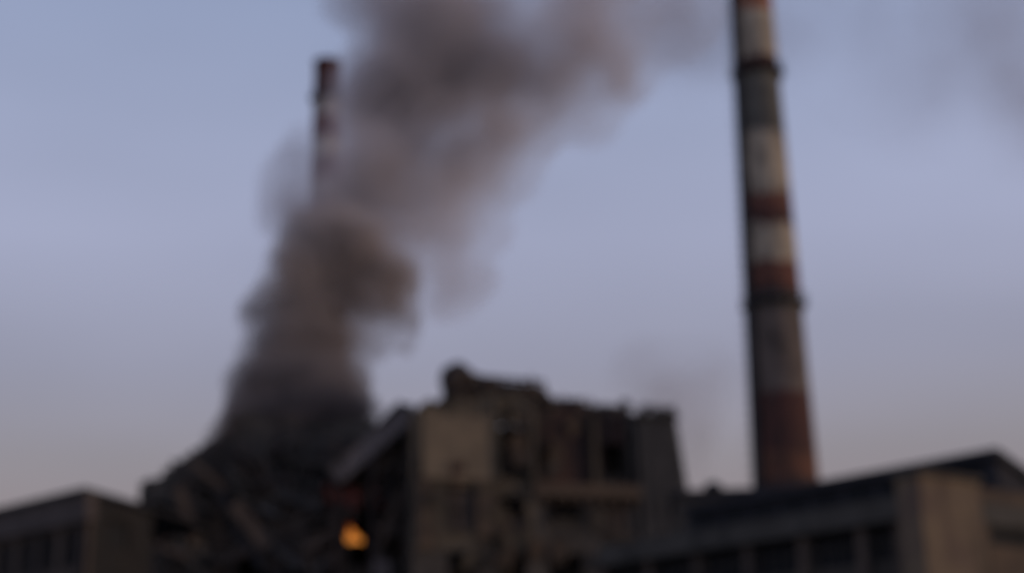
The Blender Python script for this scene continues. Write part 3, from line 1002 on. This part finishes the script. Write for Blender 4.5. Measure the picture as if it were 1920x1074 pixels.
# ------------------------------------------------------------------ fire
mf, t, bs = _new('flame')
t.nodes.clear()
N, L = t.nodes.new, t.links.new
o_ = N('ShaderNodeOutputMaterial'); em = N('ShaderNodeEmission'); tcn = N('ShaderNodeTexCoord'); spn = N('ShaderNodeSeparateXYZ')
L(tcn.outputs['Object'], spn.inputs[0])
rp = N('ShaderNodeValToRGB')
mrn = N('ShaderNodeMapRange'); mrn.inputs['From Max'].default_value = 1.9
L(spn.outputs['Z'], mrn.inputs['Value']); L(mrn.outputs[0], rp.inputs[0])
els = rp.color_ramp.elements
els[0].color = (1.0, 0.36, 0.07, 1); els[1].color = (0.5, 0.07, 0.01, 1); els[1].position = 0.95
e = els.new(0.45); e.color = (1.0, 0.30, 0.05, 1)
L(rp.outputs[0], em.inputs['Color']); em.inputs['Strength'].default_value = 0.66
L(em.outputs[0], o_.inputs['Surface'])
fb = gp(665, 1016, -4.6)
bm = bmesh.new()
for (dx, dy, h, r, ph_) in ((-.5, 0, 2.6, .5, 0), (-1.0, .25, 1.6, .28, 1.3), (.55, .1, 1.3, .42, 2.2), (.15, -.4, 1.8, .38, 4), (1.0, .5, .8, .3, 5), (-.65, .2, 3.3, .16, 2.7)):
    pts, rr = [], []
    for k in range(12):
        f_ = k / 11
        pts.append((dx + .2 * math.sin(f_ * 4 + ph_) * f_ - .2 * f_, dy + .1 * math.cos(f_ * 5 + ph_), h * f_))
        rr.append(max(.02, r * (math.sin(math.pi * min(1, .2 + f_ * .8)) ** .8) * (1 - .3 * f_)))
    tube(bm, pts, rr, 12)
for v in bm.verts: v.co *= .58
fire_ = tag(obj('fire', bm, mf, None, smooth=True, loc=fb), 'small bright orange fire burning in the collapsed hall beside the ruin', 'fire')

me_, t, bs = _new('red_glow')  # added emissive bits standing in for red firelight on the debris
bs.inputs['Base Color'].default_value = (.03, .02, .02, 1)
bs.inputs['Emission Color'].default_value = (1, .10, .02, 1)
bs.inputs['Emission Strength'].default_value = 0.03
rs = random.Random(8)
bm = bmesh.new()
for k in range(34):
    p = gp(rs.gauss(655, 26), rs.gauss(932, 14), -2.9) - fb
    s_ = rs.uniform(.06, .2)
    d1 = Vector((rs.uniform(-1, 1), 0, rs.uniform(-1, 1))).normalized() * s_ * 1.6
    beam(bm, p - d1, p + d1, s_, s_)
obj('glow_bits', bm, me_, fire_, 'dull red glowing bits added above the flames for the fire glow')['kind'] = 'stuff'

# ------------------------------------------------------------------ long hall at right
A = at(1733, 924, 92); hA = A.z
B = at_h(1285, 1000, hA)
dAB = (B - A); dAB.z = 0
ang = math.atan2(-dAB.y, -dAB.x)          # local x runs from far left to the near corner
Lh = dAB.length
print('hall', A, B, Lh, math.degrees(ang))
ex = Vector((math.cos(ang), math.sin(ang), 0))
O = Vector((A.x, A.y, 0)) - ex * (Lh + 8)
Hf = Frame(O.x, O.y, ang)
LW = Lh + 8
wh = thing('long_workshop', 'long dark workshop hall with grey fascia and strip windows at lower right', 'building', O, ang)
fz = Hf.uz(1600, 975)[1]
zf0 = hA - 1.35
bm = bmesh.new()
box(bm, 0, LW, -0.7, 14, zf0, hA)
obj('fascia', bm, M['fascia'], wh)
nb = 6
wz0, wz1 = zf0 - 2.15, zf0 - 0.1
hs = []
for q in range(nb):
    a = LW * q / nb + 0.5; b = LW * (q + 1) / nb - 0.5
    if q == nb - 1: b -= 1.3
    for (z0, z1) in ((wz0, wz1), (wz0 - 6.2, wz1 - 5.8)):
        if z0 > 0.5: hs.append((a, z0, b, z1))
bm = bmesh.new()
panel(bm, 0, LW, 0, zf0 - 0.004, 0, 0.35, holes=hs, res=2)
obj('wall', bm, M['hallwall'], wh)
for h in hs:
    a, z0, b, z1 = h
    bm = bmesh.new()
    box(bm, a, b, 0.2, 0.22, z0, z1)
    wn = obj('window', bm, M['glass'], wh)
    bm = bmesh.new()
    for x in (a + .05, b - .05): beam(bm, (x, .15, z0), (x, .15, z1), .1, .1, Vector((0, 1, 0)))
    for q in range(1, 4):
        x = a + (b - a) * q / 4
        beam(bm, (x, .15, z0), (x, .15, z1), .07, .07, Vector((0, 1, 0)))
    beam(bm, (a + .1, .14, (z0 + z1) / 2), (b - .1, .14, (z0 + z1) / 2), .07, .07)
    obj('frame', bm, M['hallwall'], wn)
for q in range(nb + 1):
    x = min(LW * q / nb, LW - 1.8)
    bm = bmesh.new()
    box(bm, x - .35, x + .35, -.35, -.004, 0, zf0 - .005)
    obj('pilaster', bm, M['brownwall'], wh)
# near end: tan corner pier, then a bay with lintel and dark opening
zp = at(1782, 897, A.y + 1.5).z
pl = 0
dperp = Hf.ey
# where does px 1830 cut the end face x = LW ?
def end_y(px, py):
    dd = ray(px, py)
    o = O + ex * LW
    t_ = (o - EYE).dot(ex) / dd.dot(ex)
    p = EYE + dd * t_
    return (p - o).dot(Hf.ey), p.z
y1, zt1 = end_y(1830, 915)
print('end pier depth', y1, zt1, 'zp', zp)
y1 = min(max(y1, 3.0), 9)
bm = bmesh.new()
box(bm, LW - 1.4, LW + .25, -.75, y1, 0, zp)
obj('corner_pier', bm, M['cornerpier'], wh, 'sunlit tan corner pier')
bm = bmesh.new()
box(bm, LW - 1.6, LW + .45, -.95, y1 + .15, zp + .003, zp + .3)
obj('coping', bm, M['fascia'], wh)
zl0 = end_y(1880, 965)[1]; zl1 = end_y(1880, 918)[1]; zo0 = end_y(1880, 1022)[1]
print('lintel', zl0, zl1, zo0)
EY = 14.0
bm = bmesh.new()
side_panel(bm, y1 + .16, EY, 0, zl1, LW - .45, .4, holes=[(y1 + 1.0, zo0, EY - 1, zl0), (y1 + 1.0, 1, EY - 1, zo0 - 3)], res=1.2)
obj('end_wall', bm, M['ledge'], wh, 'brown end wall with wide dark opening')
bm = bmesh.new()
box(bm, LW - .3, LW - .25, y1 + 1, EY - 1, zo0, zl0)
wn = obj('window', bm, M['black'], wh)
bm = bmesh.new()
for q in range(0, 5):
    y = y1 + 1.05 + (EY - y1 - 2.1) * q / 4
    beam(bm, (LW - .2, y, zo0), (LW - .2, y, zl0), .08, .08, Vector((0, 1, 0)))
obj('frame', bm, M['steel_dark'], wn)
bm = bmesh.new()
box(bm, .4, LW - .5, EY - .4, EY - .01, 0, zf0 - .01)
obj('back_wall', bm, M['hallwall'], wh)
# raised upper storey, set back
Cc = at(1880, 847, A.y + 5.5)
D1 = at_h(1540, 905, Cc.z)
xu, yu, _ = Hf.loc(Cc)
x2, y2, _ = Hf.loc(D1)
print('upper', Cc, xu, yu, x2, y2, 'LW', LW)
ys = min(yu, y2) if abs(yu - y2) < 3 else (yu + y2) / 2
ys = max(ys, 1.2)
up0 = hA + .004
bm = bmesh.new()
xr = xu
# gentle gable roof seen end-on from the corner
us = [0.8, xr]
zt = Cc.z
ym = (ys + EY) / 2
for (a, b) in ((0.8, xr),):
    vs_ = []
    for x in (a, b):
        vs_.append([bm.verts.new((x, y, z)) for y, z in ((ys, up0), (EY - .5, up0), (EY - .5, zt - 2.2), (ym, zt - 1.0), (ys, zt))])
    for k in range(5):
        bm.faces.new((vs_[0][k], vs_[0][(k + 1) % 5], vs_[1][(k + 1) % 5], vs_[1][k]))
    bm.faces.new(vs_[0]); bm.faces.new(vs_[1][::-1])
obj('upper_storey', bm, M['hallroof'], wh)
bm = bmesh.new()
box(bm, 0.6, xr + .3, ys - .35, ys - .004, zt - .35, zt + .12)
hexa(bm, [(xr + .004, ys - .003, zt - .35), (xr + .3, ys - .003, zt - .35), (xr + .3, EY - .3, zt - 2.5), (xr + .004, EY - .3, zt - 2.5), (xr + .004, ys - .003, zt + .12), (xr + .3, ys - .003, zt + .12), (xr + .3, EY - .3, zt - 2.05), (xr + .004, EY - .3, zt - 2.05)])
obj('eaves', bm, M['hallroof'], wh)
for q in range(9):
    x = 1.5 + q * (xr - 2) / 9
    bm = bmesh.new()
    box(bm, x, x + (xr - 2) / 9 - .5, ys - .06, ys - .004, up0 + .5, zt - .6)
    if zt - .6 > up0 + .7:
        obj('window', bm, M['glass'], wh)
    else: bm.free()
# downpipes
for q in (1, 3, 5):
    x = LW * q / nb + .45
    bm = bmesh.new()
    tube(bm, [(x, -.2, .2), (x, -.2, zf0 - .02)], .09, 8)
    obj('downpipe', bm, M['steel_dark'], wh)

# low shed between the tower and the chimney foot, with a roof cowl
p = at(1290, 930, 130)
q_ = at(1470, 905, 130)
sh = thing('low_shed', 'low dark flat roofed shed between the grey tower and the chimney foot', 'shed', (p.x - 1, 130, 0), R(-4))
ww = (q_ - p).length + 6
zt = at(1380, 926, 130).z
bm = bmesh.new()
box(bm, 0, ww, 0, 10, 0, zt)
obj('wall', bm, M['hallwall'], sh)
bm = bmesh.new()
box(bm, -.3, ww + .3, -.3, 10.3, zt + .003, zt + .4)
obj('roof', bm, M['hallroof'], sh)
for k in range(4):
    bm = bmesh.new()
    box(bm, 1 + k * 3, 2.6 + k * 3, -.05, -.004, zt - 3, zt - 1.2)
    obj('window', bm, M['glass'], sh)
pc = at(1342, 925, 132)
ct = thing('roof_cowl', 'small rounded vent cowl standing on the low shed roof', 'vent', (pc.x, pc.y + 1.5, zt + .4))
bm = bmesh.new()
lathe(bm, [(.42, 0), (.42, .7)], 16); obj('pipe', bm, M['steel_dark'], ct)
bm = bmesh.new()
lathe(bm, [(.75, .7), (.72, .95), (.45, 1.2), (.1, 1.3)], 16); obj('cap', bm, M['steel_dark'], ct)

# ------------------------------------------------------------------ low building at far left
A = at(168, 922, 112); hA = A.z
B = at_h(0, 962, hA)
B2 = at_h(252, 947, hA)
dl = B - A; dl.z = 0
ang = math.atan2(-dl.y, -dl.x)
ex = Vector((math.cos(ang), math.sin(ang), 0))
LW2 = dl.length + 10
O = Vector((A.x, A.y, 0)) - ex * LW2
print('left bldg', A, B, B2, LW2, math.degrees(ang))
lb = thing('low_building', 'low grey flat roofed building with a dark strip of windows at lower left', 'building', O, ang)
band = 2.0
zb_ = hA - band
DW = max(6.0, min(26.0, (Vector((B2.x, B2.y, 0)) - Vector((A.x, A.y, 0))).length + 4))
bm = bmesh.new()
wins = []
for q in range(7):
    a = .8 + q * (LW2 - 1) / 7
    for z0 in (zb_ - 3.0, zb_ - 8.5):
        if z0 > 0.3: wins.append((a, z0, a + (LW2 - 1) / 7 - .9, z0 + 2.6))
panel(bm, 0, LW2, 0, zb_, 0, .35, holes=wins, res=2)
obj('wall', bm, M['brownwall'], lb)
bm = bmesh.new()
box(bm, -.2, LW2 + .25, -.35, .5, zb_ + .003, hA)
obj('fascia', bm, M['leftwall'], lb)
for a, z0, b, z1 in wins:
    bm = bmesh.new(); box(bm, a, b, .2, .23, z0, z1)
    wn = obj('window', bm, M['glass'], lb)
    bm = bmesh.new()
    for q in range(0, 4):
        x = a + .05 + (b - a - .1) * q / 3
        beam(bm, (x, .14, z0), (x, .14, z1), .08, .08, Vector((0, 1, 0)))
    obj('frame', bm, M['brownwall'], wn)
E2 = Vector((B2.x - A.x, B2.y - A.y, 0))
LE = min(E2.length + 3, 30)
ea = math.atan2(E2.y, E2.x) - ang
print('end', E2, math.degrees(ea))
ewt = bpy.data.objects.new('end_wing', None)
def rot_end(bm):
    ca, sa = math.cos(ea), math.sin(ea)
    for v in bm.verts:
        x, y = v.co.x, v.co.y
        v.co.x = LW2 + ca * x - sa * y; v.co.y = .006 + sa * x + ca * y
bpy.data.objects.remove(ewt)
eh = [(LE * .3, zb_ - 1.4, LE * .62, zb_ + .6), (LE * .3, zb_ - 7, LE * .62, zb_ - 4.4)]
bm = bmesh.new()
panel(bm, 0.02, LE, 0, hA - .25, .02, .35, holes=eh, res=2)
rot_end(bm)
obj('end_wall', bm, M['sooty_brick'], lb, 'dark sooty end wall')
for (a, z0, b, z1) in eh:
    bm = bmesh.new(); box(bm, a, b, .2, .24, z0, z1); rot_end(bm)
    obj('window', bm, M['black'], lb)
bm = bmesh.new()
co_, si_ = math.cos(ea), math.sin(ea)
ex2, ey2 = LW2 + co_ * LE, si_ * LE
pl_ = [(-.4, -.6), (LW2 + .3, -.6), (ex2 + .4, ey2 - .3), (ex2 - 6, max(ey2, 6) + 10), (-.4, 16)]
a_ = [bm.verts.new((x, y, hA + .003)) for x, y in pl_]; b_ = [bm.verts.new((x, y, hA + .3)) for x, y in pl_]
bm.faces.new(a_[::-1]); bm.faces.new(b_)
for k in range(5): bm.faces.new((a_[k], a_[(k + 1) % 5], b_[(k + 1) % 5], b_[k]))
obj('roof', bm, M['steel_dark'], lb)

# ------------------------------------------------------------------ smoke
def smoke_mat(name, gain, thresh, color, nscale, rate, mins, res, fresh=None, lo=.25, hi=1.6):
    m = bpy.data.materials.new(name)
    m.use_nodes = True
    t = m.node_tree
    t.nodes.clear()
    N, L = t.nodes.new, t.links.new
    out = N('ShaderNodeOutputMaterial')
    pv = N('ShaderNodeVolumePrincipled')
    pv.inputs['Color'].default_value = (*color, 1)
    pv.inputs['Anisotropy'].default_value = 0.1
    if fresh:   # young smoke near the seat of the fire is blacker soot
        tcz = N('ShaderNodeTexCoord'); sz = N('ShaderNodeSeparateXYZ'); rz = N('ShaderNodeMapRange'); mz = N('ShaderNodeMix')
        mz.data_type = 'RGBA'
        mz.inputs['A'].default_value = (*fresh, 1); mz.inputs['B'].default_value = (*color, 1)
        rz.inputs['From Min'].default_value = -2; rz.inputs['From Max'].default_value = 17
        L(tcz.outputs['Object'], sz.inputs[0]); L(sz.outputs['Z'], rz.inputs['Value']); L(rz.outputs[0], mz.inputs['Factor'])
        L(mz.outputs['Result'], pv.inputs['Color'])
    pd = N('ShaderNodeTexPointDensity')
    pd.point_source = 'OBJECT'
    pd.space = 'WORLD'
    pd.radius = mins
    pd.interpolation = 'Linear'
    pd.resolution = res
    tc = N('ShaderNodeTexCoord')
    nz = N('ShaderNodeTexNoise')
    nz.inputs['Scale'].default_value = nscale
    nz.inputs['Detail'].default_value = 3
    nz.inputs['Roughness'].default_value = 0.55
    L(tc.outputs['Object'], nz.inputs['Vector'])
    mr = N('ShaderNodeMapRange')
    mr.inputs['From Min'].default_value = 0.3
    mr.inputs['From Max'].default_value = 0.62
    mr.inputs['To Min'].default_value = lo
    mr.inputs['To Max'].default_value = hi
    L(nz.outputs['Fac'], mr.inputs['Value'])
    sb = N('ShaderNodeMath'); sb.operation = 'SUBTRACT'; sb.inputs[1].default_value = thresh
    L(pd.outputs['Density'], sb.inputs[0])
    mx = N('ShaderNodeMath'); mx.operation = 'MAXIMUM'; mx.inputs[1].default_value = 0
    L(sb.outputs[0], mx.inputs[0])
    m1 = N('ShaderNodeMath'); m1.operation = 'MULTIPLY'
    L(mx.outputs[0], m1.inputs[0]); L(mr.outputs[0], m1.inputs[1])
    m2 = N('ShaderNodeMath'); m2.operation = 'MULTIPLY'; m2.inputs[1].default_value = gain
    L(m1.outputs[0], m2.inputs[0]); L(m2.outputs[0], pv.inputs['Density'])
    L(pv.outputs[0], out.inputs['Volume'])
    try: m.cycles.volume_step_rate = rate
    except Exception as ex_: print('rate', ex_)
    return m, pd

PTS_PER_M3 = 1.6
def smoke(name, label, puffs, base, mat, Y0, drift, seed, grow=1.3, voxel=1.4, thick=1.0):
    """puffs: (px, py, radius px, strength). A soft lumpy hull holds the gas; loose vertices inside it carry its density."""
    rs = random.Random(seed)
    bm = bmesh.new()
    cl = []
    for i, (px, py, rp, wgt, *off) in enumerate(puffs):
        Y = Y0 + drift * (780 - py) / 780 + (off[0] if off else rs.uniform(-2.5, 2.5))
        c = at(px, py, Y)
        r = rp * (c - EYE).length / FPX
        cl.append((c, r, wgt))
        bmesh.ops.create_icosphere(bm, subdivisions=2, radius=r * grow, matrix=Matrix.Translation(c - base))
    me = bpy.data.meshes.new('hull')
    bm.to_mesh(me); bm.free()
    tmp = bpy.data.objects.new('hull', me)
    C.objects.link(tmp)
    md = tmp.modifiers.new('r', 'REMESH'); md.mode = 'VOXEL'; md.voxel_size = voxel
    dg = bpy.context.evaluated_depsgraph_get()
    me2 = bpy.data.meshes.new_from_object(tmp.evaluated_get(dg))
    bpy.data.objects.remove(tmp)
    bm = bmesh.new()
    bm.from_mesh(me2)
    nh = len(bm.verts)
    for c, r, wgt in cl:
        nn_ = int(PTS_PER_M3 * wgt * 4.19 * r ** 3 * thick)
        for k in range(nn_):
            while True:
                g = Vector((rs.gauss(0, .5), rs.gauss(0, .5), rs.gauss(0, .5)))
                if g.length < 1.15: break
            bm.verts.new(c + g * r - base)
    print(name, 'hull', nh, 'points', len(bm.verts) - nh)
    me3 = bpy.data.meshes.new(name)
    bm.to_mesh(me3); bm.free()
    o = bpy.data.objects.new(name, me3)
    C.objects.link(o)
    o.location = base
    m, pd = mat
    me3.materials.clear()
    me3.materials.append(m)
    pd.object = o
    return tag(o, label, 'smoke', kind='stuff')

main = [(455, 768, 38, 1.5, -9), (490, 775, 52, 1.2, -10), (545, 805, 40, .9, -12), (570, 760, 36, .5, -9), (615, 765, 66, .9, -9), (655, 770, 50, 1.1, -9), (692, 772, 28, .8, -9), (470, 720, 48, 1.0, -6), (530, 715, 60, .9, -6), (600, 710, 60, .9, -6), (650, 715, 45, .8, -5), (430, 800, 30, 1.4, -12), (405, 826, 24, .9, -13), (375, 848, 18, .5, -13),
        (470, 745, 42, 1.8), (520, 735, 55, 2.0), (600, 750, 62, 2.0), (655, 765, 40, 1.6), (540, 790, 60, 2), (620, 800, 60, 2), (460, 800, 40, 1.6),
        (490, 670, 45, 1.3), (565, 660, 75, 1.8), (640, 660, 55, 1.0), (490, 590, 42, 1.0), (560, 580, 75, 1.5), (640, 580, 70, 1.1), (715, 560, 55, 1.2), (690, 640, 40, .5),
        (545, 500, 48, 1.0), (610, 490, 75, 1.5), (680, 500, 70, 1.6), (740, 520, 48, 1.3), (765, 600, 28, .8), (765, 650, 22, .8), (765, 678, 13, .8),
        (570, 440, 45, .9), (640, 440, 60, 1.0), (700, 460, 50, .9)]
base = at(560, 800, 166)
m_main = smoke_mat('dense_smoke', 0.044, 0.02, (0.67, 0.57, 0.515), 0.2, 0.25, 1.7, 160, fresh=(0.26, 0.21, 0.195))
smoke('smoke_plume', 'thick brown black smoke column boiling up from the collapsed hall', main, Vector((base.x, base.y, base.z)), m_main, 166, 14, 3)
upper = [(655, 185, 34, .5), (662, 250, 42, .7), (645, 320, 48, .5), (740, 375, 62, .6), (775, 440, 52, .5), (560, 380, 45, .5), (555, 300, 36, .35), (685, 150, 55, .5), (692, 210, 58, .7), (695, 290, 62, .7), (655, 360, 62, .5), (565, 260, 30, .2), (1050, 110, 90, .3), (980, 60, 90, .25), (860, 60, 100, .5), (760, 210, 85, .5), (880, 190, 90, .4), (860, 300, 85, .25), (780, 350, 75, .35), (1165, 60, 85, .12), (1240, 10, 100, .07), (1170, 130, 60, .12), (860, 370, 75, .35), (905, 290, 80, .35), (830, 470, 50, .3), (970, 250, 70, .25),
         (545, 345, 55, .35), (585, 425, 58, .65), (535, 400, 52, .35), (600, 370, 50, .3), (670, 380, 80, .55), (700, 310, 76, .7), (712, 240, 84, .85), (690, 180, 72, .8), (750, 130, 90, .95), (560, 290, 32, .3), (600, 450, 55, .7), (640, 400, 45, .5),
         (820, 95, 100, 1.0), (880, 130, 88, 1.0), (790, 170, 82, .9), (950, 145, 76, .85), (1015, 150, 62, .65), (850, 15, 90, .55), (760, 45, 84, .6), (650, 0, 50, .5), (710, -5, 65, .6),
         (800, -50, 100, .5), (930, 10, 60, .3), (1085, 40, 80, .38), (1115, 110, 80, .38), (1155, 160, 50, .4), (1080, -30, 85, .35), (1150, -20, 60, .3), (1000, 225, 62, .28), (920, 225, 80, .28), (1050, 190, 60, .3),
         (830, 250, 75, .3), (770, 300, 65, .35), (810, 375, 55, .55), (850, 435, 45, .55), (790, 430, 50, .3), (730, 410, 55, .4), (830, 320, 50, .4), (880, 340, 60, .15), (840, 545, 55, .4), (895, 525, 40, .35), (900, 420, 60, .12), (950, 320, 60, .12), (1110, 225, 50, .2), (700, 460, 60, .4), (820, 480, 50, .25)]
m_up = smoke_mat('drifting_smoke', 0.0092, 0.01, (0.96, 0.865, 0.84), 0.16, 0.25, 2.6, 144, lo=.55, hi=1.35)
smoke('smoke_cloud', 'grey mauve smoke cloud drifting up and right past the distant chimney', upper, at(760, 300, 182), m_up, 178, 10, 4)
m_w = smoke_mat('thin_smoke', 0.0014, 0.01, (0.74, 0.64, 0.60), 0.1, 0.3, 3.0, 64)
smoke('smoke_wisp', 'faint brownish smoke wisp rising behind the grey tower', [(1305, 895, 34, 1), (1300, 840, 45, 1), (1275, 775, 75, .6), (1220, 715, 80, .55), (1310, 710, 75, .4)], at(1300, 900, 175), m_w, 175, 0, 5, voxel=2.0)
m_v = smoke_mat('veil_smoke', 0.0005, 0.01, (0.72, 0.66, 0.68), 0.06, 0.3, 4.0, 64)
smoke('smoke_veil', 'thin grey smoke veil drifting high at the top right corner', [(1230, 20, 120, .8), (1340, 40, 120, .7), (1450, 60, 110, .4), (1290, 110, 90, .4), (1920, 30, 170, .22), (1850, 110, 170, .18), (1760, 40, 150, .2), (1640, 120, 120, .15), (1980, 130, 160, .2), (1720, 200, 100, .25), (1930, 200, 120, .35), (1520, 0, 70, .35), (1430, -30, 80, .45), (1620, 30, 90, .25)], at(1600, 60, 270), m_v, 270, 0, 6, voxel=3.0, thick=.5)
